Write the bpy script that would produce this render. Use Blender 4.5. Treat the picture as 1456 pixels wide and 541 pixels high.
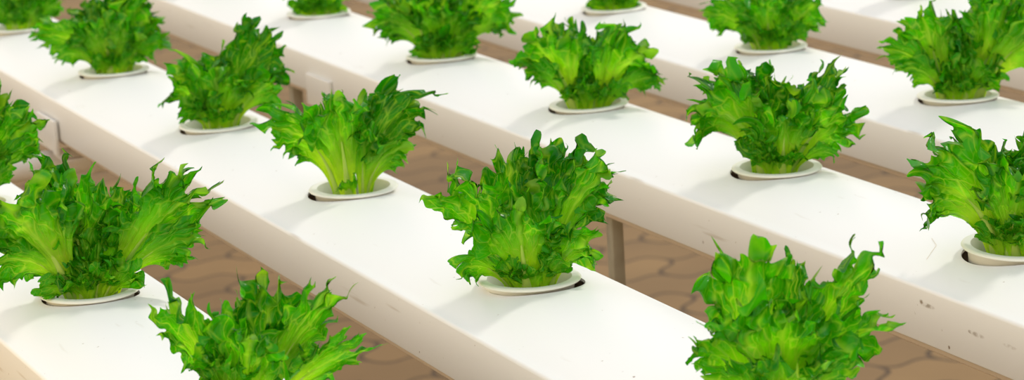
import bpy, bmesh, math, random
import numpy as np
from mathutils import Vector, Matrix

for o in list(bpy.data.objects):
    bpy.data.objects.remove(o)
S = bpy.context.scene
COL = S.collection
PI = math.pi

# ------------------------------------------------------------------ camera
FWD = Vector((0.40835, 0.88372, -0.22866)).normalized()
RGT = Vector((0.90053, -0.43098, -0.05744)).normalized()
UPV = RGT.cross(FWD)
cd = bpy.data.cameras.new('camera')
cam = bpy.data.objects.new('camera', cd)
COL.objects.link(cam)
m = Matrix((RGT, UPV, -FWD)).transposed().to_4x4()
m.translation = Vector((0, 0, 0.5))
cam.matrix_world = m
cd.sensor_width = 36
cd.lens = 3866.3 / 1456 * 36
cd.clip_start = 0.05
cd.dof.use_dof = True
cd.dof.focus_distance = 1.86
cd.dof.aperture_fstop = 15
S.camera = cam

# ------------------------------------------------------------------ world, sun, exposure
w = bpy.data.worlds.new('sky')
S.world = w
w.use_nodes = True
nt = w.node_tree
nt.nodes.clear()
wo = nt.nodes.new('ShaderNodeOutputWorld')
bg = nt.nodes.new('ShaderNodeBackground')
tc = nt.nodes.new('ShaderNodeTexCoord')
sx = nt.nodes.new('ShaderNodeSeparateXYZ')
cr = nt.nodes.new('ShaderNodeValToRGB')
cr.color_ramp.elements[0].position = 0.0
cr.color_ramp.elements[0].color = (1.25, 1.00, 0.68, 1)
cr.color_ramp.elements[1].position = 0.75
cr.color_ramp.elements[1].color = (0.80, 0.87, 0.99, 1)
e = cr.color_ramp.elements.new(0.25)
e.color = (1.12, 1.02, 0.84, 1)
nt.links.new(tc.outputs['Generated'], sx.inputs[0])
nt.links.new(sx.outputs['Z'], cr.inputs[0])
# warm glow added low in the aisle-side sky (west) to brighten the channel sides
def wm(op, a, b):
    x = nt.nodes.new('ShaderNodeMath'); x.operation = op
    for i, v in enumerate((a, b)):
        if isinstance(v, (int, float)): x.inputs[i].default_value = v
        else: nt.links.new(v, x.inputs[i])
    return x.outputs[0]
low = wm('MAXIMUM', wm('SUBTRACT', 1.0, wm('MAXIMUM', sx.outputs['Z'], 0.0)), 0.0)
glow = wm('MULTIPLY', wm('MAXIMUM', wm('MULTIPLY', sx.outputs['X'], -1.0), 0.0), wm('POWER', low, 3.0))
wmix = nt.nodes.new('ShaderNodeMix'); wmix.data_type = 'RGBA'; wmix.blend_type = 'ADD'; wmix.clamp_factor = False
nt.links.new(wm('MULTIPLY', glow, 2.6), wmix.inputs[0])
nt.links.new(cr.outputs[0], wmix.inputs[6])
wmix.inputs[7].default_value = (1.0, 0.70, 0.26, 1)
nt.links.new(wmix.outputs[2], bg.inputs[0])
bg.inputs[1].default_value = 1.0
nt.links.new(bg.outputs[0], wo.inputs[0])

SUN_TO = (RGT * 1.0 - Vector((0, 0, 1)) * RGT.z + Vector((FWD.x, FWD.y, 0)).normalized() * 0.75)
SUN_TO = Vector((SUN_TO.x, SUN_TO.y, 0)).normalized() + Vector((0, 0, 1.15))
sd = bpy.data.lights.new('sun', 'SUN')
sd.energy = 1.4
sd.angle = math.radians(7)
sd.color = (1.0, 0.95, 0.86)
so = bpy.data.objects.new('sun', sd)
so.rotation_euler = SUN_TO.to_track_quat('Z', 'Y').to_euler()
so.location = (3, 3, 4)
COL.objects.link(so)

S.view_settings.view_transform = 'Standard'
S.view_settings.look = 'None'
S.view_settings.gamma = 1
S.view_settings.exposure = 0.0
S.view_settings.use_curve_mapping = False

# ------------------------------------------------------------------ materials
class NT:
    def __init__(self, name):
        self.m = bpy.data.materials.new(name)
        self.m.use_nodes = True
        self.t = self.m.node_tree
        self.t.nodes.clear()
        self.out = self.n('ShaderNodeOutputMaterial')
    def n(self, kind, **kw):
        x = self.t.nodes.new(kind)
        for k, v in kw.items():
            if k.startswith('_'):
                setattr(x, k[1:], v)
            else:
                x.inputs[k.replace('__', ' ')].default_value = v
        return x
    def l(self, a, b):
        self.t.links.new(a, b)
    def math(self, op, a, b=None, clamp=False):
        x = self.n('ShaderNodeMath', _operation=op, _use_clamp=clamp)
        for i, v in enumerate((a, b)):
            if v is None: continue
            if isinstance(v, (int, float)): x.inputs[i].default_value = v
            else: self.l(v, x.inputs[i])
        return x.outputs[0]
    def ramp(self, fac, stops):
        x = self.n('ShaderNodeValToRGB')
        el = x.color_ramp.elements
        el[0].position, el[0].color = stops[0][0], (*stops[0][1], 1)
        el[1].position, el[1].color = stops[-1][0], (*stops[-1][1], 1)
        for p, c in stops[1:-1]:
            q = el.new(p); q.color = (*c, 1)
        self.l(fac, x.inputs[0])
        return x.outputs[0]
    def mix(self, fac, a, b, mode='MIX'):
        x = self.n('ShaderNodeMix', _data_type='RGBA', _blend_type=mode)
        for i, v in ((0, fac), (6, a), (7, b)):
            if isinstance(v, tuple): x.inputs[i].default_value = (*v, 1)
            elif isinstance(v, (int, float)): x.inputs[i].default_value = v
            else: self.l(v, x.inputs[i])
        return x.outputs[2]

def plastic(name, col, rough=0.42, stains=True, marks=()):
    k = NT(name)
    p = k.n('ShaderNodeBsdfPrincipled', Roughness=rough)
    tc = k.n('ShaderNodeTexCoord')
    nz = k.n('ShaderNodeTexNoise', Scale=9.0, Detail=5.0)
    k.l(tc.outputs['Object'], nz.inputs['Vector'])
    c = k.mix(k.math('MULTIPLY', nz.outputs[0], 0.10), col, tuple(v * 0.86 for v in col))
    if stains:
        # thin rubbed scuffs running along the channel, and specks of dirt
        mp = k.n('ShaderNodeMapping'); mp.inputs['Scale'].default_value = (60, 9, 130)
        k.l(tc.outputs['Object'], mp.inputs[0])
        n2 = k.n('ShaderNodeTexNoise', Scale=1.0, Detail=3.0)
        k.l(mp.outputs[0], n2.inputs['Vector'])
        f2 = k.math('MULTIPLY', k.math('SUBTRACT', n2.outputs[0], 0.70, True), 4.0, True)
        c = k.mix(f2, c, (0.42, 0.33, 0.22))
        n3 = k.n('ShaderNodeTexNoise', Scale=210.0, Detail=1.0)
        k.l(tc.outputs['Object'], n3.inputs['Vector'])
        f3 = k.math('MULTIPLY', k.math('SUBTRACT', n3.outputs[0], 0.775, True), 14.0, True)
        c = k.mix(f3, c, (0.30, 0.22, 0.15))
    if marks:
        sp = k.n('ShaderNodeSeparateXYZ'); k.l(tc.outputs['Object'], sp.inputs[0])
        n5 = k.n('ShaderNodeTexNoise', Scale=260.0, Detail=3.0)
        k.l(tc.outputs['Object'], n5.inputs['Vector'])
        for (my, mz, ry, rz, am) in marks:   # scuffs on the aisle side of this channel
            dy = k.math('DIVIDE', k.math('SUBTRACT', sp.outputs['Y'], my), ry)
            dz = k.math('DIVIDE', k.math('SUBTRACT', sp.outputs['Z'], mz), rz)
            d = k.math('ADD', k.math('MULTIPLY', dy, dy), k.math('MULTIPLY', dz, dz))
            f = k.math('SUBTRACT', 1.0, d, True)
            f = k.math('MULTIPLY', k.math('MULTIPLY', f, am), k.math('MULTIPLY', k.math('SUBTRACT', n5.outputs[0], 0.32, True), 4.0, True), True)
            f = k.math('MULTIPLY', f, k.math('LESS_THAN', sp.outputs['X'], -0.06))
            c = k.mix(f, c, (0.22, 0.15, 0.08))
    k.l(c, p.inputs['Base Color'])
    b = k.n('ShaderNodeBump', Strength=0.08, Distance=0.002)
    n4 = k.n('ShaderNodeTexNoise', Scale=35.0, Detail=4.0)
    k.l(tc.outputs['Object'], n4.inputs['Vector'])
    k.l(n4.outputs[0], b.inputs['Height'])
    k.l(b.outputs[0], p.inputs['Normal'])
    k.l(p.outputs[0], k.out.inputs[0])
    return k.m

M_WHITE = plastic('white_channel_plastic', (0.86, 0.85, 0.83))
M_SCUFFED = plastic('scuffed_white_channel_plastic', (0.86, 0.85, 0.83), marks=(
    (1.529, -0.0262, 0.010, 0.0020, 0.7), (1.536, -0.0250, 0.003, 0.0018, 0.9), (1.4705, -0.0332, 0.010, 0.0020, 0.6), (1.478, -0.0329, 0.0025, 0.0014, 0.9),
    (1.432, -0.0325, 0.009, 0.0016, 0.45), (1.5035, -0.0504, 0.0016, 0.0016, 1.3), (1.846, -0.046, 0.0016, 0.0016, 0.8)))
M_TRAY = plastic('buff_tray_plastic', (0.62, 0.50, 0.38), 0.6)
M_CUP = plastic('ivory_cup_plastic', (0.82, 0.82, 0.74), 0.35, False)
M_CLIP = plastic('clip_plastic', (0.80, 0.77, 0.72), 0.45, False)

def steel():
    k = NT('dull_galvanised_steel')
    p = k.n('ShaderNodeBsdfPrincipled', Roughness=0.6, Metallic=0.15)
    tc = k.n('ShaderNodeTexCoord')
    nz = k.n('ShaderNodeTexNoise', Scale=30.0, Detail=6.0)
    k.l(tc.outputs['Object'], nz.inputs['Vector'])
    k.l(k.ramp(nz.outputs[0], [(0.3, (0.26, 0.23, 0.17)), (0.7, (0.40, 0.37, 0.29))]), p.inputs['Base Color'])
    k.l(p.outputs[0], k.out.inputs[0])
    return k.m
M_STEEL = steel()

def sponge():
    k = NT('dark_growing_sponge')
    p = k.n('ShaderNodeBsdfPrincipled', Roughness=0.95)
    tc = k.n('ShaderNodeTexCoord')
    nz = k.n('ShaderNodeTexNoise', Scale=220.0, Detail=4.0)
    k.l(tc.outputs['Object'], nz.inputs['Vector'])
    k.l(k.ramp(nz.outputs[0], [(0.35, (0.05, 0.045, 0.02)), (0.65, (0.20, 0.20, 0.08))]), p.inputs['Base Color'])
    b = k.n('ShaderNodeBump', Strength=0.8, Distance=0.002)
    k.l(nz.outputs[0], b.inputs['Height']); k.l(b.outputs[0], p.inputs['Normal'])
    k.l(p.outputs[0], k.out.inputs[0])
    return k.m
M_SPONGE = sponge()

def pavers():
    k = NT('wavy_interlocking_pavers')
    p = k.n('ShaderNodeBsdfPrincipled', Roughness=0.85)
    tc = k.n('ShaderNodeTexCoord')
    rot = k.n('ShaderNodeMapping'); rot.inputs['Rotation'].default_value = (0, 0, math.radians(20))
    k.l(tc.outputs['Object'], rot.inputs[0])
    sp = k.n('ShaderNodeSeparateXYZ'); k.l(rot.outputs[0], sp.inputs[0])
    ax = k.math('MULTIPLY', k.math('SINE', k.math('MULTIPLY', sp.outputs['Y'], 2 * PI / 0.13)), 0.016)
    ay = k.math('MULTIPLY', k.math('SINE', k.math('MULTIPLY', sp.outputs['X'], 2 * PI / 0.115)), 0.016)
    cb = k.n('ShaderNodeCombineXYZ')
    k.l(k.math('ADD', sp.outputs['X'], ax), cb.inputs[0]); k.l(k.math('ADD', sp.outputs['Y'], ay), cb.inputs[1])
    br = k.n('ShaderNodeTexBrick', Scale=1.0)
    br.inputs['Brick Width'].default_value = 0.23
    br.inputs['Row Height'].default_value = 0.13
    br.inputs['Mortar Size'].default_value = 0.0055
    br.inputs['Mortar Smooth'].default_value = 0.3
    br.inputs['Color1'].default_value = (0.285, 0.172, 0.068, 1)
    br.inputs['Color2'].default_value = (0.225, 0.135, 0.055, 1)
    br.inputs['Mortar'].default_value = (0.10, 0.06, 0.028, 1)
    k.l(cb.outputs[0], br.inputs['Vector'])
    nz = k.n('ShaderNodeTexNoise', Scale=2.2, Detail=6.0)
    k.l(tc.outputs['Object'], nz.inputs['Vector'])
    c = k.mix(0.55, br.outputs['Color'], k.ramp(nz.outputs[0], [(0.3, (0.55, 0.52, 0.5)), (0.7, (1.0, 0.97, 0.92))]), 'MULTIPLY')
    k.l(c, p.inputs['Base Color'])
    b = k.n('ShaderNodeBump', Strength=0.6, Distance=0.006)
    k.l(br.outputs['Fac'], b.inputs['Height']); b.invert = True
    k.l(b.outputs[0], p.inputs['Normal'])
    k.l(p.outputs[0], k.out.inputs[0])
    return k.m
M_FLOOR = pavers()

def leaf_mat(name, dark=1.0, rib=False):
    k = NT(name)
    at = k.n('ShaderNodeAttribute', _attribute_name='lf')
    sp = k.n('ShaderNodeSeparateXYZ'); k.l(at.outputs['Vector'], sp.inputs[0])
    s, t, sd_ = sp.outputs[0], sp.outputs[1], sp.outputs[2]
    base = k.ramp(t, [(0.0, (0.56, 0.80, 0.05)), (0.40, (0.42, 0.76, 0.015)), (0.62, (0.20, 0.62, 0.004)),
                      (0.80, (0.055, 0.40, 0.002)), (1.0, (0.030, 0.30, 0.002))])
    if rib:
        col = k.ramp(t, [(0.0, (0.56, 0.72, 0.16)), (1.0, (0.36, 0.62, 0.06))])
    else:
        # branching pale veins: a net stretched along the rays of the fan
        cb = k.n('ShaderNodeCombineXYZ')
        fan = k.math('MULTIPLY', s, 7.0)
        k.l(k.math('ADD', fan, k.math('MULTIPLY', sd_, 17.0)), cb.inputs[0])
        k.l(k.math('MULTIPLY', t, 5.0), cb.inputs[1])
        k.l(sd_, cb.inputs[2])
        vo = k.n('ShaderNodeTexVoronoi', _feature='DISTANCE_TO_EDGE', Scale=1.0)
        k.l(cb.outputs[0], vo.inputs['Vector'])
        vein = k.math('SUBTRACT', 1.0, k.math('MULTIPLY', vo.outputs['Distance'], 14.0), True)
        cb2 = k.n('ShaderNodeCombineXYZ')
        k.l(k.math('MULTIPLY', s, 20.0), cb2.inputs[0]); k.l(k.math('MULTIPLY', t, 18.0), cb2.inputs[1]); k.l(sd_, cb2.inputs[2])
        vo2 = k.n('ShaderNodeTexVoronoi', _feature='DISTANCE_TO_EDGE', Scale=1.0)
        k.l(cb2.outputs[0], vo2.inputs['Vector'])
        v2 = k.math('MULTIPLY', k.math('SUBTRACT', 1.0, k.math('MULTIPLY', vo2.outputs['Distance'], 9.0), True), 0.35)
        mid = k.math('SUBTRACT', 1.0, k.math('MULTIPLY', k.math('ABSOLUTE', s), 14.0), True)
        fade = k.math('SUBTRACT', 1.15, k.math('MULTIPLY', t, 0.75), True)
        vv = k.math('MULTIPLY', k.math('MAXIMUM', k.math('MAXIMUM', vein, v2), mid), fade, True)
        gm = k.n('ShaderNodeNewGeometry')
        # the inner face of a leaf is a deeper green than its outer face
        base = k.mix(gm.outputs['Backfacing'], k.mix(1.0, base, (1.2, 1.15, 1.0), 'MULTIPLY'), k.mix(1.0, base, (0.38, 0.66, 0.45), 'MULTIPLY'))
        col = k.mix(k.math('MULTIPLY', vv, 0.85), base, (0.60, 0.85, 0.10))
        tc = k.n('ShaderNodeTexCoord')
        nz = k.n('ShaderNodeTexNoise', Scale=45.0, Detail=3.0)
        k.l(tc.outputs['Object'], nz.inputs['Vector'])
        col = k.mix(1.0, col, k.ramp(nz.outputs[0], [(0.3, (0.72, 0.80, 0.6)), (0.7, (1.15, 1.08, 1.1))]), 'MULTIPLY')
    if dark != 1.0:
        col = k.mix(1.0, col, (dark, dark, dark), 'MULTIPLY')
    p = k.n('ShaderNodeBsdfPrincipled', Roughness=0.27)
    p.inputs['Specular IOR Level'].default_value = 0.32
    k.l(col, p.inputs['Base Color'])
    tr = k.n('ShaderNodeBsdfTranslucent')
    tcol = k.mix(1.0, col, (1.6, 1.5, 0.35), 'MULTIPLY')
    k.l(tcol, tr.inputs['Color'])
    if not rib:
        b = k.n('ShaderNodeBump', Strength=0.55, Distance=0.0012)
        k.l(k.math('ADD', vv, nz.outputs[0]), b.inputs['Height']); b.invert = True
        k.l(b.outputs[0], p.inputs['Normal'])
        k.l(b.outputs[0], tr.inputs['Normal'])
    mx = k.n('ShaderNodeMixShader')
    mx.inputs[0].default_value = 0.30 if rib else 0.5
    k.l(p.outputs[0], mx.inputs[1]); k.l(tr.outputs[0], mx.inputs[2])
    k.l(mx.outputs[0], k.out.inputs[0])
    return k.m
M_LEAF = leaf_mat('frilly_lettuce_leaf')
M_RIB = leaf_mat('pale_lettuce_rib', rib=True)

# ------------------------------------------------------------------ helpers
def link(name, me, mat=None, parent=None, loc=None):
    o = bpy.data.objects.new(name, me)
    COL.objects.link(o)
    if mat: me.materials.append(mat)
    if parent: o.parent = parent
    if loc: o.location = loc
    return o
def tag(o, label=None, cat=None, group=None, kind=None):
    if label: o['label'] = label
    if cat: o['category'] = cat
    if group: o['group'] = group
    if kind: o['kind'] = kind
    return o
def empty(name, loc, rz=0):
    o = bpy.data.objects.new(name, None)
    o.empty_display_size = 0.02
    COL.objects.link(o)
    o.location = loc; o.rotation_euler = (0, 0, rz)
    return o
def bm_mesh(name, bm, smooth=30):
    me = bpy.data.meshes.new(name)
    bmesh.ops.recalc_face_normals(bm, faces=bm.faces[:])
    bm.to_mesh(me); bm.free()
    for p in me.polygons: p.use_smooth = True
    me.set_sharp_from_angle(angle=math.radians(smooth))
    return me
def box(bm, x0, x1, y0, y1, z0, z1, bev=0.0):
    vs = [bm.verts.new((x, y, z)) for x in (x0, x1) for y in (y0, y1) for z in (z0, z1)]
    fs = [bm.faces.new([vs[i] for i in f]) for f in ((0, 1, 3, 2), (4, 6, 7, 5), (0, 4, 5, 1), (2, 3, 7, 6), (0, 2, 6, 4), (1, 5, 7, 3))]
    if bev:
        es = list({e for f in fs for e in f.edges})
        bmesh.ops.bevel(bm, geom=es, offset=bev, segments=3, profile=0.5, affect='EDGES')
def extrude_profile(bm, pts, y0, y1):
    a = [bm.verts.new((x, y0, z)) for x, z in pts]
    b = [bm.verts.new((x, y1, z)) for x, z in pts]
    n = len(pts)
    for i in range(n):
        bm.faces.new((a[i], a[(i + 1) % n], b[(i + 1) % n], b[i]))
    bm.faces.new(a); bm.faces.new(b[::-1])
def lathe(bm, prof, seg=64):
    rings = []
    for r, z in prof:
        rings.append([bm.verts.new((r * math.cos(2 * PI * i / seg), r * math.sin(2 * PI * i / seg), z)) for i in range(seg)])
    for a, b in zip(rings, rings[1:]):
        for i in range(seg):
            bm.faces.new((a[i], a[(i + 1) % seg], b[(i + 1) % seg], b[i]))
    return rings

# ------------------------------------------------------------------ floor
FZ = -0.82
bm = bmesh.new()
vs = [bm.verts.new(v) for v in ((-14, -8, 0), (20, -8, 0), (20, 26, 0), (-14, 26, 0))]
bm.faces.new(vs)
fl = link('floor', bm_mesh('floor', bm), M_FLOOR, loc=(0, 0, FZ))
tag(fl, 'brown wavy interlocking paving below the white growing channels', kind='structure')

PLANTS = {
 'B1': ((0.7821, 1.6722), [
   ((-4,34,62),(-6,24,34),59,0,'F'),((-50,2,79),(-35,1,52),51,-36,'A'),
   ((-10,-22,92),None,41,10,''),((47,-14,86),(25,-10,60),58,26,'F'),
   ((61,-2,80),(33,-1,64),37,40,''),((48,12,30),(31,8,30),44,45,'F'),
   ((-49,16,11),(-35,11,24),25,-50,''),((20,-28,93),None,39,-10,''),
   ((3,8,68),None,35,0,''),((27,22,23),None,25,40,'s'),
   ((-19,20,23),None,22,-30,'s'),
 ]),
 'B0': ((0.7904, 2.0179), [
   ((-68,4,52),(-34,3,60),42,-30,'A'),((-8,22,83),(-7,15,45),51,-4,'F'),
   ((15,6,56),None,33,8,''),((5,-8,69),None,33,0,''),
   ((66,-10,67),(35,-7,70),48,30,'A'),((46,12,34),(28,8,35),32,40,'F'),
   ((-17,-16,76),None,28,-15,''),((29,-20,71),None,39,12,''),
   ((-4,26,15),None,17,0,'s'),((37,-22,76),None,30,20,''),
 ]),
 'C0': ((1.096, 2.1928), [
   ((-51,12,71),(-33,8,48),67,-38,'F'),((54,14,56),(30,10,44),75,38,'F'),
   ((7,-26,66),None,55,0,''),((4,-4,47),None,40,0,'d'),
   ((-20,-16,75),None,40,-15,''),((39,-22,61),None,42,20,''),
   ((37,22,18),(32,15,22),22,40,'s'),((-58,4,38),(-40,3,42),32,-60,''),
   ((66,8,17),(48,6,33),28,60,''),((10,4,34),None,32,0,'d'),
   ((-9,8,29),None,30,0,'d'),
 ]),
 'C1': ((1.096, 1.8586), [
   ((-70,16,63),(-31,11,59),68,-38,'F'),((-28,-10,83),(-17,-7,53),64,-20,''),
   ((65,8,51),(33,6,36),55,34,'A'),((56,-12,79),(35,-8,50),38,25,'A'),
   ((8,26,58),(5,18,32),55,6,'F'),((-3,-24,69),None,48,0,''),
   ((47,14,9),(39,10,23),15,55,'s'),((-28,30,35),(-16,21,39),33,-30,''),
   ((16,-28,69),None,40,10,''),((-17,22,23),None,23,-30,'s'),
   ((-56,-6,74),(-24,-4,62),46,-30,''),
 ]),
 'C2': ((1.0929, 1.5313), [
   ((-70,12,52),(-34,8,53),69,-32,'F'),((2,26,66),(-4,18,36),54,0,'F'),
   ((-32,-12,77),(-20,-8,44),51,-20,''),((33,8,60),None,54,35,'F'),
   ((12,-22,70),None,44,5,''),((-19,6,23),None,28,-20,'s'),
   ((21,26,34),None,29,25,''),((-8,0,35),None,35,-10,'d'),
   ((34,-25,79),None,39,20,''),
 ]),
 'B-1': ((0.7901, 2.3456), [
   ((-40,10,51),(-22,7,52),60,-36,'F'),((8,24,62),(0,17,34),60,0,'F'),
   ((58,-10,83),(30,-7,56),56,26,'F'),((60,8,42),(35,6,33),42,45,'F'),
   ((5,-20,68),None,53,0,''),((-30,16,27),None,33,-40,''),
   ((30,-22,69),None,46,10,''),((-14,20,39),None,31,-20,''),
   ((15,0,51),None,40,10,''),
 ]),
 'B-2': ((0.7955, 2.6834), [
   ((-78,6,42),(-39,4,47),38,-40,'F'),((-53,22,16),(-34,15,35),25,-50,'s'),
   ((-5,22,65),(-1,15,35),67,0,'F'),((50,0,60),(23,0,45),67,35,'F'),
   ((50,10,28),(31,7,30),36,50,'F'),((-26,-12,74),None,59,-20,''),
   ((14,-20,71),None,59,5,''),((36,-16,77),None,45,15,''),
   ((-27,12,54),None,42,-30,''),((-12,28,21),None,26,-10,'s'),
   ((22,12,33),None,38,20,''),((-4,-24,79),None,51,0,''),
 ]),
 'B-3': ((0.792, 3.0284), [
   ((-28,6,53),None,50,-35,''),((-5,18,63),None,64,-5,'F'),
   ((42,4,42),(24,3,28),56,35,'F'),((54,6,30),(35,4,26),27,50,''),
   ((27,16,28),None,35,25,''),((5,-20,71),None,57,0,''),
   ((-21,18,31),None,35,-20,''),((36,10,14),None,24,50,'s'),
 ]),
 'C-1': ((1.0927, 2.5169), [
   ((-69,6,36),(-42,4,47),45,-42,'F'),((-37,10,63),(-23,7,42),75,-25,'F'),
   ((8,20,61),(2,14,33),66,0,'F'),((71,0,60),(37,0,42),69,32,'F'),
   ((-31,18,13),None,20,-40,'s'),((3,-20,73),None,63,0,''),
   ((36,6,30),None,35,30,''),((-11,20,28),None,38,-10,''),
   ((21,22,25),None,43,10,'d'),((-45,-15,74),None,51,-20,''),
   ((48,-15,61),None,57,20,''),
 ]),
 'C-2': ((1.096, 2.867), [
   ((-32,10,10),(-23,7,14),24,-45,'s'),((-8,10,52),None,64,-15,'F'),
   ((24,8,49),None,64,15,'F'),((33,14,8),None,27,40,'s'),
   ((9,-15,62),None,63,0,''),((-10,22,18),None,28,-10,''),
   ((18,20,20),None,28,10,''),
 ]),
 'C-3': ((1.0898, 3.1995), [
   ((-29,8,60),None,70,-25,'F'),((7,10,68),None,69,0,''),
   ((41,4,51),None,62,25,''),((-4,22,44),None,46,0,''),
 ]),
 'D0': ((1.3701, 2.0005), [
   ((-70,10,47),(-39,7,49),29,-42,'F'),((-34,4,83),(-25,3,57),53,-25,'F'),
   ((11,-12,76),None,53,0,''),((41,10,100),(39,7,55),61,20,'F'),
   ((86,8,63),(49,6,43),73,40,'F'),((11,26,43),None,51,0,'F'),
   ((41,12,13),(34,8,19),21,50,'s'),((-8,-6,56),None,44,-10,'d'),
   ((18,2,53),None,44,10,'d'),((-52,16,29),(-34,11,36),28,-40,''),
   ((-12,20,23),None,31,-15,''),((-16,-20,71),None,44,0,''),
   ((65,-15,89),None,56,20,''),((4,12,34),None,38,0,'d'),
 ]),
 'D-1': ((1.3695, 2.3256), [
   ((-67,8,40),(-37,6,41),35,-38,'F'),((-35,18,21),(-24,13,32),24,-40,''),
   ((-5,22,56),(-4,15,30),52,0,'F'),((50,4,43),(26,3,33),51,35,'F'),
   ((38,12,24),None,22,45,''),((-29,-8,64),None,50,-15,''),
   ((10,-18,70),None,56,5,''),((17,18,28),None,29,20,''),
   ((-17,10,24),None,27,-20,''),((35,-12,59),None,43,20,''),
 ]),
 'D-2': ((1.3631, 2.6524), [
   ((-30,12,11),None,25,-40,''),((-15,8,52),None,55,-15,'F'),
   ((16,8,51),None,55,15,'F'),((-1,24,23),None,34,0,''),
   ((26,12,11),None,27,40,''),((3,-15,62),None,55,0,''),
 ]),
 'E0': ((1.662, 2.4987), [
   ((-9,8,58),None,54,-25,'F'),((22,10,64),None,55,0,''),
   ((53,4,53),None,48,25,''),((21,22,43),None,41,0,''),
 ]),
 'B2': ((0.7807, 1.3349), [
   ((-9,-6,93),(-14,-4,61),49,-12,'F'),((-46,12,51),(-26,8,39),38,-32,'A'),
   ((-44,24,25),(-26,17,22),27,-35,'A'),((8,36,71),(0,25,45),67,-4,'F'),
   ((15,-20,81),None,27,5,''),((55,-4,86),(32,-3,54),38,24,'A'),
   ((65,10,52),(36,7,36),35,34,'A'),((19,2,65),None,28,8,''),
   ((29,-16,56),None,24,20,''),((44,26,31),None,21,40,''),
   ((9,48,41),None,40,5,''),
 ]),
 'A1': ((0.5089, 1.512), [
   ((-40,2,74),(-26,1,48),33,-30,'A'),((26,-14,75),(17,-10,47),50,6,'F'),
   ((64,-2,70),(37,-1,44),32,30,'A'),((82,12,46),(46,8,22),23,40,'A'),
   ((14,30,59),(7,21,32),50,0,'F'),((-6,6,65),None,29,-15,''),
   ((6,-22,67),None,26,0,''),((-20,22,43),None,23,-20,''),
   ((40,-10,54),None,26,15,''),((-8,30,44),None,30,-10,''),
 ]),
 'A0': ((0.513, 1.8415), [
   ((-48,24,82),(-26,17,38),69,-24,'F'),((-33,-10,89),None,60,-20,''),
   ((-3,0,85),None,46,-5,''),((24,-16,77),None,38,10,''),
   ((91,4,75),(52,3,48),48,30,'A'),((73,-4,86),(48,-3,51),35,20,'A'),
   ((-34,22,-1),(-20,15,14),22,-45,'s'),((-67,14,28),(-37,10,37),35,-35,'A'),
   ((2,10,51),None,35,-5,'d'),((14,16,39),None,33,5,'d'),
   ((30,24,29),(27,17,16),33,25,''),((16,0,60),None,38,0,'d'),
   ((87,12,39),(59,8,38),30,45,''),((20,30,24),None,22,10,''),
   ((2,16,27),None,27,-5,'d'),((-26,-4,61),None,44,-25,''),
 ]),
 'A-1': ((0.5093, 2.1654), [
   ((65,4,72),(33,3,58),45,35,'F'),((41,-12,93),None,49,20,'F'),
   ((41,20,39),(27,14,31),23,45,''),((56,10,61),(40,7,56),15,45,'s'),
   ((-4,-10,103),None,51,-5,''),((-34,4,84),None,52,-30,'F'),
   ((0,22,74),None,52,0,'F'),((-25,16,44),None,31,-30,''),
   ((28,10,58),None,36,20,''),((26,24,31),None,20,40,''),
 ]),
}

# ------------------------------------------------------------------ channels
HW, CZ, LIDH, LIP = 0.0723, 0.0193, 0.0548, 0.006
def arch(x):
    return -CZ * 0.80 * (abs(x) / HW) ** 2.3
def lid_profile():
    pts = []
    R = 0.0032
    xe = HW - R
    n = 26
    for i in range(n + 1):
        x = -xe + 2 * xe * i / n
        pts.append((x, arch(x)))
    z0 = arch(xe)
    for i in range(1, 7):
        a = PI / 2 * i / 6
        pts.append((xe + R * math.sin(a), z0 - R * (1 - math.cos(a))))
    right = [(HW, -LIDH + 0.001), (HW - 0.0005, -LIDH)]
    half = pts[n // 2:] + right
    outer = [(-x, z) for x, z in reversed(half[1:])] + half
    # a 2 mm thick shell, open below where the tray closes it
    inner = [(x * (HW - 0.002) / HW, z - 0.002) for x, z in outer[2:-2]]
    inner = [(-(HW - 0.002), -LIDH)] + inner + [(HW - 0.002, -LIDH)]
    return outer + inner[::-1]
CH = {  # row: (centre x at y=0, slope, label)
 'A': (0.509, 0.0, 'white plastic growing channel at the near left, the one closest to the camera'),
 'B': (0.7686, 0.00905, 'white growing channel crossing the picture from top left to bottom centre, second from the left'),
 'C': (1.0905, 0.0, 'long white growing channel third from the left, with brown scuffs on its near side'),
 'D': (1.3665, 0.0, 'white growing channel fourth from the left, running to the right edge'),
 'E': (1.658, 0.0, 'farthest white growing channel, in the top right corner of the picture'),
}
Y0, Y1 = 0.9, 6.2
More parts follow.
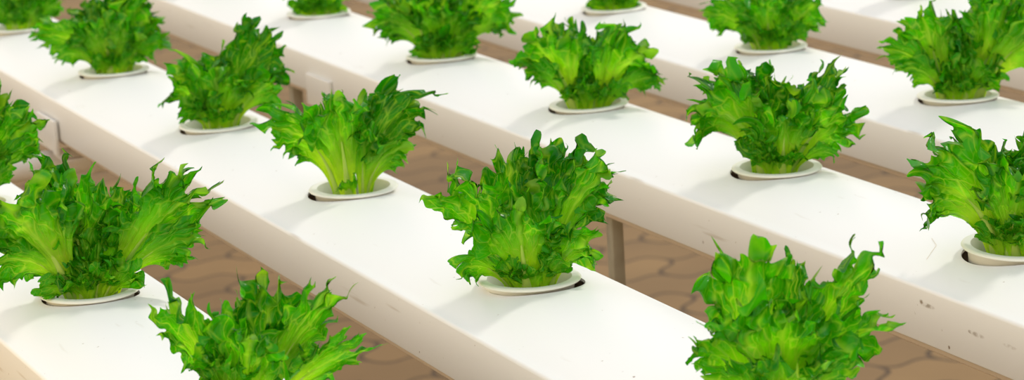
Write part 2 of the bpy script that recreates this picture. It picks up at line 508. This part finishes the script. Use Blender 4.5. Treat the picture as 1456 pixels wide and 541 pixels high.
for row, (cx, sl, lab) in CH.items():
    t = empty('growing_channel', (cx, 0, 0), -math.atan(sl))
    tag(t, lab, 'channel', 'white growing channels')
    t.location = (cx, 0, 0)
    bm = bmesh.new(); extrude_profile(bm, lid_profile(), Y0, Y1)
    lid = bm_mesh('cover', bm)
    tmp = link('tmp', lid)
    cut = bmesh.new()
    for k, ((px, py), _) in PLANTS.items():
        if k[0] != row: continue
        rr = random.Random(k)
        lx = px - cx - sl * py
        ox = {'B1': 0.0034, 'B0': -0.0024, 'C1': -0.0022, 'C0': -0.002, 'C2': -0.001, 'B-1': -0.001}.get(k, rr.uniform(-.001, .001))
        rings = []
        for z in (0.02, -0.046):
            rings.append([cut.verts.new((lx + ox + 0.0352 * math.cos(2 * PI * i / 64), py - ox * .6 + 0.0352 * math.sin(2 * PI * i / 64), z)) for i in range(64)])
        for i in range(64):
            cut.faces.new((rings[0][i], rings[0][(i + 1) % 64], rings[1][(i + 1) % 64], rings[1][i]))
        cut.faces.new(rings[0]); cut.faces.new(rings[1][::-1])
    bmesh.ops.recalc_face_normals(cut, faces=cut.faces[:])
    cme = bpy.data.meshes.new('cut'); cut.to_mesh(cme); cut.free()
    cob = link('cut', cme)
    md = tmp.modifiers.new('b', 'BOOLEAN'); md.operation = 'DIFFERENCE'; md.solver = 'EXACT'; md.object = cob
    bpy.context.view_layer.update()
    dg = bpy.context.evaluated_depsgraph_get()
    res = bpy.data.meshes.new_from_object(tmp.evaluated_get(dg))
    res.name = 'cover'
    bpy.data.objects.remove(tmp); bpy.data.objects.remove(cob)
    for p in res.polygons: p.use_smooth = True
    res.set_sharp_from_angle(angle=math.radians(30))
    link('cover', res, M_SCUFFED if row == 'C' else M_WHITE, t)
    bm = bmesh.new(); box(bm, -HW + 0.004, HW - 0.004, Y0 + .01, Y1 - .01, -LIDH - LIP, -LIDH - 0.00001, 0.0015)
    link('tray', bm_mesh('tray', bm), M_TRAY, t)

# ------------------------------------------------------------------ supports
def post(px, py, r, label):
    t = empty('support_post', (px, py, FZ))
    tag(t, label, 'post')
    top = -LIDH - LIP - FZ
    bm = bmesh.new()
    box(bm, -r, r, -r, r, 0.004, top - 0.004, 0.0015)
    link('tube', bm_mesh('tube', bm), M_STEEL, t)
    bm = bmesh.new(); box(bm, -r * 2.4, r * 2.4, -r * 2.4, r * 2.4, 0, 0.004, 0.001)
    link('foot_plate', bm_mesh('foot_plate', bm), M_STEEL, t)
    bm = bmesh.new(); box(bm, -r * 1.5, r * 1.5, -r * 1.5, r * 1.5, top - 0.004, top, 0.001)
    link('cap_plate', bm_mesh('cap_plate', bm), M_STEEL, t)
    t.rotation_euler = (0, 0, 0)
    return t
post(1.040, 2.043, 0.0058, 'dull steel post under the third channel, standing behind the lettuce in the centre')
post(1.040, 2.81, 0.0062, 'dark post below the third channel, beside the pale clip')

def clip(xf, y, label, rz=0.0):
    t = empty('bracket_clip', (xf, y, -0.034), rz)
    tag(t, label, 'clip')
    bm = bmesh.new(); box(bm, -0.0045, -0.0002, -0.034, 0.034, -0.034, 0.0, 0.0012)
    link('plate', bm_mesh('plate', bm), M_CLIP, t)
    bm = bmesh.new()     # hook that curls under the channel
    pts = []
    for i in range(11):
        a = PI + PI / 2 * i / 10
        pts.append((0.0095 + 0.014 * math.cos(a), -0.033 + 0.0115 * math.sin(a)))
    pts.append((0.024, -0.0445))
    inner = [(x + 0.003 if i < 6 else x, z + (0.0 if i < 3 else 0.0028)) for i, (x, z) in enumerate(pts)]
    extrude_profile(bm, pts + inner[::-1], -0.034, -0.022)
    link('hook', bm_mesh('hook', bm), M_CLIP, t)
clip(0.79 - HW + 0.0015, 2.673, 'pale clip on the side of the second channel, above the drain pipe', -0.009)
clip(1.0905 - HW, 2.673, 'pale square clip on the side of the third channel, beside the dark post')

t = empty('drain_pipe', (-0.10, 2.705, -0.091))
tag(t, 'white round pipe running under the second channel, behind the big curly lettuce at the left', 'pipe')
def xtube(bm, x0, x1, r, seg=32):
    rg = []
    for x, q in ((x0, r * .9), (x0 + .001, r), (x1 - .001, r), (x1, r * .9)):
        rg.append([bm.verts.new((x, q * math.cos(2 * PI * i / seg), q * math.sin(2 * PI * i / seg))) for i in range(seg)])
    for a, b in zip(rg, rg[1:]):
        for i in range(seg): bm.faces.new((a[i], a[(i + 1) % seg], b[(i + 1) % seg], b[i]))
    bm.faces.new(rg[0]); bm.faces.new(rg[-1][::-1])
bm = bmesh.new(); xtube(bm, 0, 0.866, 0.0140); link('pipe', bm_mesh('pipe', bm), M_CLIP, t)
bm = bmesh.new(); xtube(bm, 0.8661, 0.905, 0.0165); link('coupling', bm_mesh('coupling', bm), M_CLIP, t)
bm = bmesh.new(); box(bm, 0.876, 0.898, -0.009, 0.009, 0.010, 0.0275, 0.001); link('spout', bm_mesh('spout', bm), M_CLIP, t)

def fibre(name, pts, r, label):
    c0 = [Vector(p) for p in pts]
    o_ = c0[0]
    bm = bmesh.new(); rg = []
    fine = []
    for a, b in zip(c0, c0[1:]):
        fine += [a.lerp(b, i / 5) for i in range(5)]
    fine.append(c0[-1])
    for i, p in enumerate(fine):
        d = (fine[min(i + 1, len(fine) - 1)] - fine[max(i - 1, 0)]).normalized()
        sd2 = d.cross(Vector((0, 0, 1))).normalized()
        up = sd2.cross(d)
        rg.append([bm.verts.new(p - o_ + (sd2 * math.cos(k * PI / 3) + up * math.sin(k * PI / 3)) * r) for k in range(6)])
    for a, b in zip(rg, rg[1:]):
        for i in range(6): bm.faces.new((a[i], a[(i + 1) % 6], b[(i + 1) % 6], b[i]))
    bm.faces.new(rg[0]); bm.faces.new(rg[-1][::-1])
    tag(link(name, bm_mesh(name, bm), M_TRAY, loc=o_), label, 'fibre')
def onC(x, y): return (x, y, arch(x - 1.0905) + 0.0005)
fibre('dry_fibre', [onC(1.0440, 1.567), onC(1.0632, 1.583), onC(1.0700, 1.599)], 0.00013, 'hair-thin dry fibre lying on the third channel, left of the raised cup')

# ------------------------------------------------------------------ cups
def cup_tree(loc, tilt, lift, label):
    t = empty('growing_cup', (loc[0], loc[1], 0.0))
    tag(t, label, 'cup', 'ivory growing cups set in the channels')
    t.rotation_euler = tilt
    t.location.z = lift
    bm = bmesh.new()
    lathe(bm, [(0.0300, 0.0022), (0.0340, 0.0024), (0.0360, 0.0019), (0.0367, 0.0009), (0.0362, 0.0002), (0.0325, 0.0000),
               (0.0318, -0.0006), (0.0308, -0.012), (0.0285, -0.030), (0.0270, -0.040), (0.0250, -0.041),
               (0.0262, -0.039), (0.0275, -0.029), (0.0293, -0.012), (0.0296, 0.0008), (0.0300, 0.0022)], 72)
    bmesh.ops.remove_doubles(bm, verts=bm.verts[:], dist=1e-5)
    link('cup_wall', bm_mesh('cup_wall', bm, 50), M_CUP, t)
    bm = bmesh.new()
    rr = random.Random(label)
    rings = lathe(bm, [(0.0287, -0.0165), (0.024, -0.0145), (0.016, -0.013), (0.008, -0.0125), (0.001, -0.012)], 32)
    for v in bm.verts: v.co.z += rr.uniform(-.001, .001)
    bm.faces.new(rings[-1])
    lo = lathe(bm, [(0.0287, -0.0165), (0.0268, -0.036)], 32)
    bm.faces.new(lo[-1][::-1])
    bmesh.ops.remove_doubles(bm, verts=bm.verts[:], dist=2e-3 * .5)
    link('growing_medium', bm_mesh('growing_medium', bm, 60), M_SPONGE, t)
    return t

# ------------------------------------------------------------------ lettuce leaves
def nz1(rng, x, n, amp=1.0):
    y = np.zeros_like(x)
    for i in range(1, n + 1):
        y += rng.normal() / i ** 0.6 * np.sin(x * i * 1.7 + rng.uniform(0, 6.28))
    return y * amp
def curve(P, n=160):
    u = np.linspace(0, 1, n)[:, None]
    P = [np.array(p, float) for p in P]
    c = (1 - u) ** 3 * P[0] + 3 * (1 - u) ** 2 * u * P[1] + 3 * (1 - u) * u ** 2 * P[2] + u ** 3 * P[3]
    d = np.linalg.norm(np.diff(c, axis=0), axis=1)
    s = np.concatenate([[0], np.cumsum(d)])
    return c, s
def interp(c, s, b):
    b2 = np.clip(b, 0, s[-1])
    out = np.stack([np.interp(b2, s, c[:, i]) for i in range(3)], -1)
    tend = (c[-1] - c[-4]); tend /= np.linalg.norm(tend)
    out += np.maximum(b - s[-1], 0)[..., None] * tend
    return out
def grid_mesh(name, P, A, wrap=False):
    nj, ni = P.shape[:2]
    idx = np.arange(nj * ni).reshape(nj, ni)
    if wrap: idx = np.concatenate([idx, idx[:, :1]], 1)
    q = np.stack([idx[:-1, :-1], idx[:-1, 1:], idx[1:, 1:], idx[1:, :-1]], -1).reshape(-1, 4)
    me = bpy.data.meshes.new(name)
    me.vertices.add(nj * ni); me.vertices.foreach_set('co', P.reshape(-1).astype(np.float32))
    me.loops.add(q.size); me.loops.foreach_set('vertex_index', q.reshape(-1).astype(np.int32))
    me.polygons.add(len(q)); me.polygons.foreach_set('loop_start', np.arange(0, q.size, 4, dtype=np.int32))
    me.polygons.foreach_set('use_smooth', np.ones(len(q), bool))
    at = me.attributes.new('lf', 'FLOAT_VECTOR', 'POINT')
    at.data.foreach_set('vector', A.reshape(-1).astype(np.float32))
    me.update(calc_edges=True)
    return me
def make_leaf(root, seed, tip, mid, W, face, opt, detail):
    rng = np.random.default_rng(seed)
    tip = np.array(tip, float) / 1000; W = W / 1000.0
    hx = tip.copy(); hx[2] = 0
    az = math.atan2(tip[0], tip[1] + 0.012)
    br = 0.009 + 0.006 * rng.random()
    base = np.array([math.sin(az) * br, math.cos(az) * br, -0.011])
    D = tip - base
    if mid is not None:
        md = np.array(mid, float) / 1000
        # leaves the cup steeply, bends over near the given elbow
        L0 = np.linalg.norm(md - base)
        p1 = base + (md - base) * 0.50 + np.array([-D[0] * .10, -D[1] * .10, 0.16 * L0])
        p2 = md + (tip - md) * 0.22 + np.array([0, 0, 0.10 * np.linalg.norm(tip - md)])
    else:
        L0 = np.linalg.norm(D)
        p1 = base + np.array([D[0] * .12, D[1] * .12, D[2] * .42 + .004])
        p2 = tip - np.array([D[0] * .42, D[1] * .42, D[2] * .22]) + np.array([0, 0, 0.06 * L0])
    c, sa = curve((base, p1, p2, tip))
    L = sa[-1]
    small = 's' in opt
    arm = 'A' in opt
    ns, ntt = (250, 38) if detail > 1 else ((170, 26) if detail == 1 else (90, 18))
    if small: ns, ntt = ns // 2, ntt * 2 // 3
    s = np.linspace(-1, 1, ns)[None, :]
    t = (1 - (1 - np.linspace(0, 1, ntt)) ** 1.35)[:, None]
    PHI = 2.02
    ph = [rng.uniform(0, 6.28) for _ in range(12)]
    warp = s + 0.06 * np.sin(s * 5 + ph[0]) + 0.03 * np.sin(s * 11 + ph[1])
    nB = rng.uniform(7.0, 9.0) if not small else 4.5
    nC = 2.4 * nB
    lean = 0.22 * np.sin(s * 4 + ph[9])
    phB = warp * nB * PI + ph[3] + 5.0 * t * lean
    phC = warp * nC * PI + ph[4] - 7.0 * t * lean
    ampB = 1 + 0.45 * np.sin(s * 6.1 + ph[10])
    tang = t ** 5 * (0.034 * ampB * np.cos(phB) + 0.013 * np.cos(phC))
    se = s + tang
    phi = se * PHI
    cb, ra = (0.62 * L, 0.38 * L) if arm else (0.71 * L, 0.29 * L)
    Mx = W / 2 * np.sin(phi) * (1 + 0.08 * np.sin(ph[5] + 2 * s)); Mb = cb + ra * 0.93 * np.cos(phi)
    w0 = min(max(0.085 * W, 0.0028), 0.0060)
    if small: w0 *= .6
    if 'F' in opt or arm: w0 *= 1.3
    P0x, P0b = s * w0, 0 * s
    P1x, P1b = s * w0 * 1.1, 0.50 * L + 0 * s
    a = (1 - t) ** 2 * P0x + 2 * (1 - t) * t * P1x + t * t * Mx
    b = (1 - t) ** 2 * P0b + 2 * (1 - t) * t * P1b + t * t * Mb
    def cusp(n, p, pw=0.8):
        x = warp * n * PI / 2 + p
        return (1 - np.abs(np.sin(x))) ** pw
    lob = cusp(rng.uniform(8, 10.5), ph[6], 0.78) - 0.38
    tee = cusp(rng.uniform(25, 31), ph[7], 0.85) - 0.36
    irr = nz1(rng, s * 3.0, 6, 0.07)
    g = (0.38 * lob * t ** 3.4 + 0.15 * tee * t ** 7 + irr * t ** 2)
    if small: g *= 0.7
    if detail > 1 and not small:      # near plants: fewer, larger pointed lobes
        lob2 = cusp(rng.uniform(5.5, 7.5), ph[6] + 1, 0.62) - (0.46 if arm else 0.40)
        g = (0.58 if arm else 0.44) * lob2 * t ** (2.2 if arm else 3.0) + 0.22 * lob * t ** 4 + 0.15 * tee * t ** 7 + irr * t ** 2
    a = a * (1 + g * 0.9); b = cb + (b - cb) * (1 + g)
    b = np.where(t < 0.02, 0 * s, b)
    # frills out of the leaf surface
    rf = 1.0 if 'd' not in opt else 1.3
    A1 = rng.uniform(0.07, 0.10) * W; A2 = 0.085 * W; A3 = 0.034 * W
    h = (A1 * t ** 2.2 * np.sin(warp * 2.6 * PI + ph[8] + t * 1.5)
         + A2 * ampB * t ** 5 * np.sin(phB)
         + A3 * t ** 6 * np.sin(phC)) * rf
    # crumpling of the blade in every direction
    def crumple(wl, n=7):
        f = 0
        for _ in range(n):
            an = rng.uniform(0, PI); kk = 2 * PI / (wl * rng.uniform(0.75, 1.35))
            f = f + np.sin(kk * (a * math.cos(an) + b * math.sin(an)) + rng.uniform(0, 6.28))
        return f / math.sqrt(n / 2)
    cs = np.clip((t - 0.50) / 0.5, 0, 1) ** 1.6 * rf * min(W / 0.045, 1.2)
    h = h + cs * (0.0023 * crumple(0.012) + 0.0012 * crumple(0.0060))
    da = cs * 0.0016 * crumple(0.012); db = cs * 0.0020 * crumple(0.011)
    a = a + da; b = b + db
    curl = (0.07 + 0.08 * np.sin(warp * 3.3 + ph[11]) + 0.06 * np.sin(warp * 9.1 + ph[2])) 
    # trough-like cupping, margin rolling back
    cup = rng.uniform(0.5, 1.0) * a * a / W * (0.4 + 0.6 * (1 - t))
    roll = -curl * W * t ** 4
    M = interp(c, sa, b)
    eps = 0.002
    T = interp(c, sa, b + eps) - interp(c, sa, b - eps)
    T /= np.linalg.norm(T, axis=-1, keepdims=True) + 1e-9
    fa = math.radians(face)
    o = np.array([math.sin(fa), math.cos(fa), 0.12])
    n = -(o - (T @ o)[..., None] * T)
    n /= np.linalg.norm(n, axis=-1, keepdims=True) + 1e-9
    if tip[1] < -0.008:      # back leaves turn their inner face to the front
        n = -n
    l = np.cross(T, n)
    P = M + l * a[..., None] + n * (cup + h + roll)[..., None]
    # keep the leaf above the cup rim / channel surface where it spreads outside the cup
    rad = np.hypot(P[..., 0], P[..., 1])
    lim = np.where(rad > 0.026, 0.0045 - np.maximum(rad - 0.034, 0) * 0.03, -0.0115)
    P[..., 2] = np.where(P[..., 2] < lim, lim + 0.15 * np.tanh((P[..., 2] - lim) * 20) * 0.004, P[..., 2])
    inc = (t[:, 0] < 0.22)[:, None]
    k = np.where(inc & (rad > 0.0265) & (P[..., 2] < 0.006), 0.0265 / np.maximum(rad, 1e-6), 1.0)
    P[..., 0] *= k; P[..., 1] *= k
    P[..., 1] *= -1
    A = np.stack([s + 0 * t, t + 0 * s, 0 * s + 0 * t + rng.random()], -1)
    lo = link('leaf', grid_mesh('leaf', P, A), M_LEAF, root)
    if small or detail == 0: return
    # raised pale midrib on the outside of the leaf
    nb = 26
    bb = np.linspace(0.0, 0.58 * L, nb)
    c0 = interp(c, sa, bb); T0 = interp(c, sa, bb + eps) - interp(c, sa, bb - eps)
    T0 /= np.linalg.norm(T0, axis=-1, keepdims=True)
    n0 = -(o - (T0 @ o)[..., None] * T0); n0 /= np.linalg.norm(n0, axis=-1, keepdims=True)
    if tip[1] < -0.008: n0 = -n0
    l0 = np.cross(T0, n0)
    r = w0 * (1 - 0.86 * (bb / bb[-1]) ** 0.7)
    th = np.linspace(0, 2 * PI, 10, endpoint=False)
    R = (c0[:, None] + l0[:, None] * (np.cos(th)[None, :] * r[:, None] * 0.80)[..., None]
         + n0[:, None] * (np.sin(th)[None, :] * r[:, None] * 0.42 - r[:, None] * 0.22)[..., None])
    R[..., 1] *= -1
    AA = np.stack([np.zeros((nb, 10)), np.repeat((bb / L)[:, None], 10, 1), np.zeros((nb, 10))], -1)
    link('midrib', grid_mesh('midrib', R, AA, True), M_RIB, lo)

YAW = math.atan2(RGT.y, RGT.x)      # plants are described as seen from the aisle
LAB = {
 'A-1': 'lettuce cut by the left edge, behind the big dense curly one',
 'A0': 'big dense curly lettuce at the lower left, a stray leaf over its cup',
 'A1': 'frilly lettuce cut by the bottom edge at the left, its cup out of the picture',
 'B-3': 'blurred lettuce in the top left corner, cut by the upper edge',
 'B-2': 'bushy lettuce near the top left with a small leaf drooping to its left',
 'B-1': 'lettuce with a tall right leaf, next beyond the sparse open one',
 'B0': 'sparse open lettuce with arching left leaf, its ivory cup clearly showing',
 'B1': 'frilly lettuce in the centre of the picture, dark slit beside its cup',
 'B2': 'large lettuce cut by the bottom edge, right of the centre, nearest on its channel',
 'C-3': 'lettuce on the third channel beyond the top edge of the picture',
 'C-2': 'lettuce on the third channel cut by the top edge, only its foot and cup showing',
 'C-1': 'wide lettuce at the top centre with a leaf reaching down to the left',
 'C0': 'lettuce opening like two cupped hands, right of the top centre',
 'C1': 'spreading lettuce with a low pale curled leaf at the right of its cup',
 'C2': 'lettuce at the right edge in the raised ivory cup',
 'D-2': 'lettuce foot showing at the top centre, most of it beyond the upper edge',
 'D-1': 'lettuce on the fourth channel cut by the top edge, left of the tall bushy one',
 'D0': 'tall bushy lettuce in the upper right with a spiky leaf out to the left',
 'E0': 'lettuce on the farthest channel beyond the top edge of the picture',
}
CUPLAB = {
 'A-1': 'ivory cup outside the left edge, behind the big dense lettuce',
 'A0': 'ivory cup under the big dense curly lettuce at the lower left',
 'A1': 'ivory cup below the bottom edge at the left',
 'B-3': 'ivory cup in the top left corner',
 'B-2': 'ivory cup under the bushy lettuce near the top left',
 'B-1': 'ivory cup under the lettuce next beyond the sparse open one',
 'B0': 'ivory cup with a wide open mouth under the sparse open lettuce',
 'B1': 'ivory cup in the centre of the picture, dark slit at its right end',
 'B2': 'ivory cup below the bottom edge, right of the centre',
 'C-3': 'ivory cup beyond the top edge on the third channel',
 'C-2': 'ivory cup on the third channel close to the top edge',
 'C-1': 'ivory cup under the wide lettuce at the top centre',
 'C0': 'ivory cup under the lettuce opening like two cupped hands',
 'C1': 'ivory cup with a pale curled leaf hanging over its right side',
 'C2': 'ivory cup standing raised and tilted at the right edge',
 'D-2': 'ivory cup at the top edge, fourth channel',
 'D-1': 'ivory cup on the fourth channel, left of the tall bushy lettuce',
 'D0': 'ivory cup under the tall bushy lettuce at the upper right',
 'E0': 'ivory cup beyond the top edge on the farthest channel',
}
for pi_, (k, ((px, py), leaves)) in enumerate(PLANTS.items()):
    rr = random.Random(k)
    tilt = {'C2': (0.06, 0.03, 0)}.get(k, (rr.uniform(-.015, .015), rr.uniform(-.02, .02), 0))
    lift = {'C2': 0.0032}.get(k, 0.0008)
    lab = LAB[k]
    cup_tree((px, py), tilt, lift, CUPLAB[k])
    root = empty('frilly_lettuce', (px, py, 0.0035 if k == 'C2' else 0.0), YAW)
    tag(root, lab, 'lettuce', 'frilly lettuces in the channels')
    detail = 2 if k in ('B0', 'B1', 'B2', 'A0', 'A1', 'C1', 'C2', 'C0') else (0 if k in ('C-3', 'E0') else 1)
    rl = random.Random('low' + k)
    if detail and k != 'B0':           # low young leaves round the foot
        leaves = list(leaves)
        for a_ in (-60, -25, 10, 45, 80) if detail > 1 else (-40, 0, 45):
            a_ = math.radians(a_ + rl.uniform(-12, 12)); q_ = rl.uniform(19, 27)
            leaves.append(((q_ * math.sin(a_), q_ * math.cos(a_), rl.uniform(14, 30)), None, rl.uniform(20, 30), math.degrees(a_), 'sl'))
    for i, (tip, mid, W, face, opt) in enumerate(leaves):
        # plant-local frame: x right, y towards the aisle (negated), z up
        make_leaf(root, 1000 * pi_ + i, (tip[0], tip[1], tip[2]), mid, W, face, opt, detail)
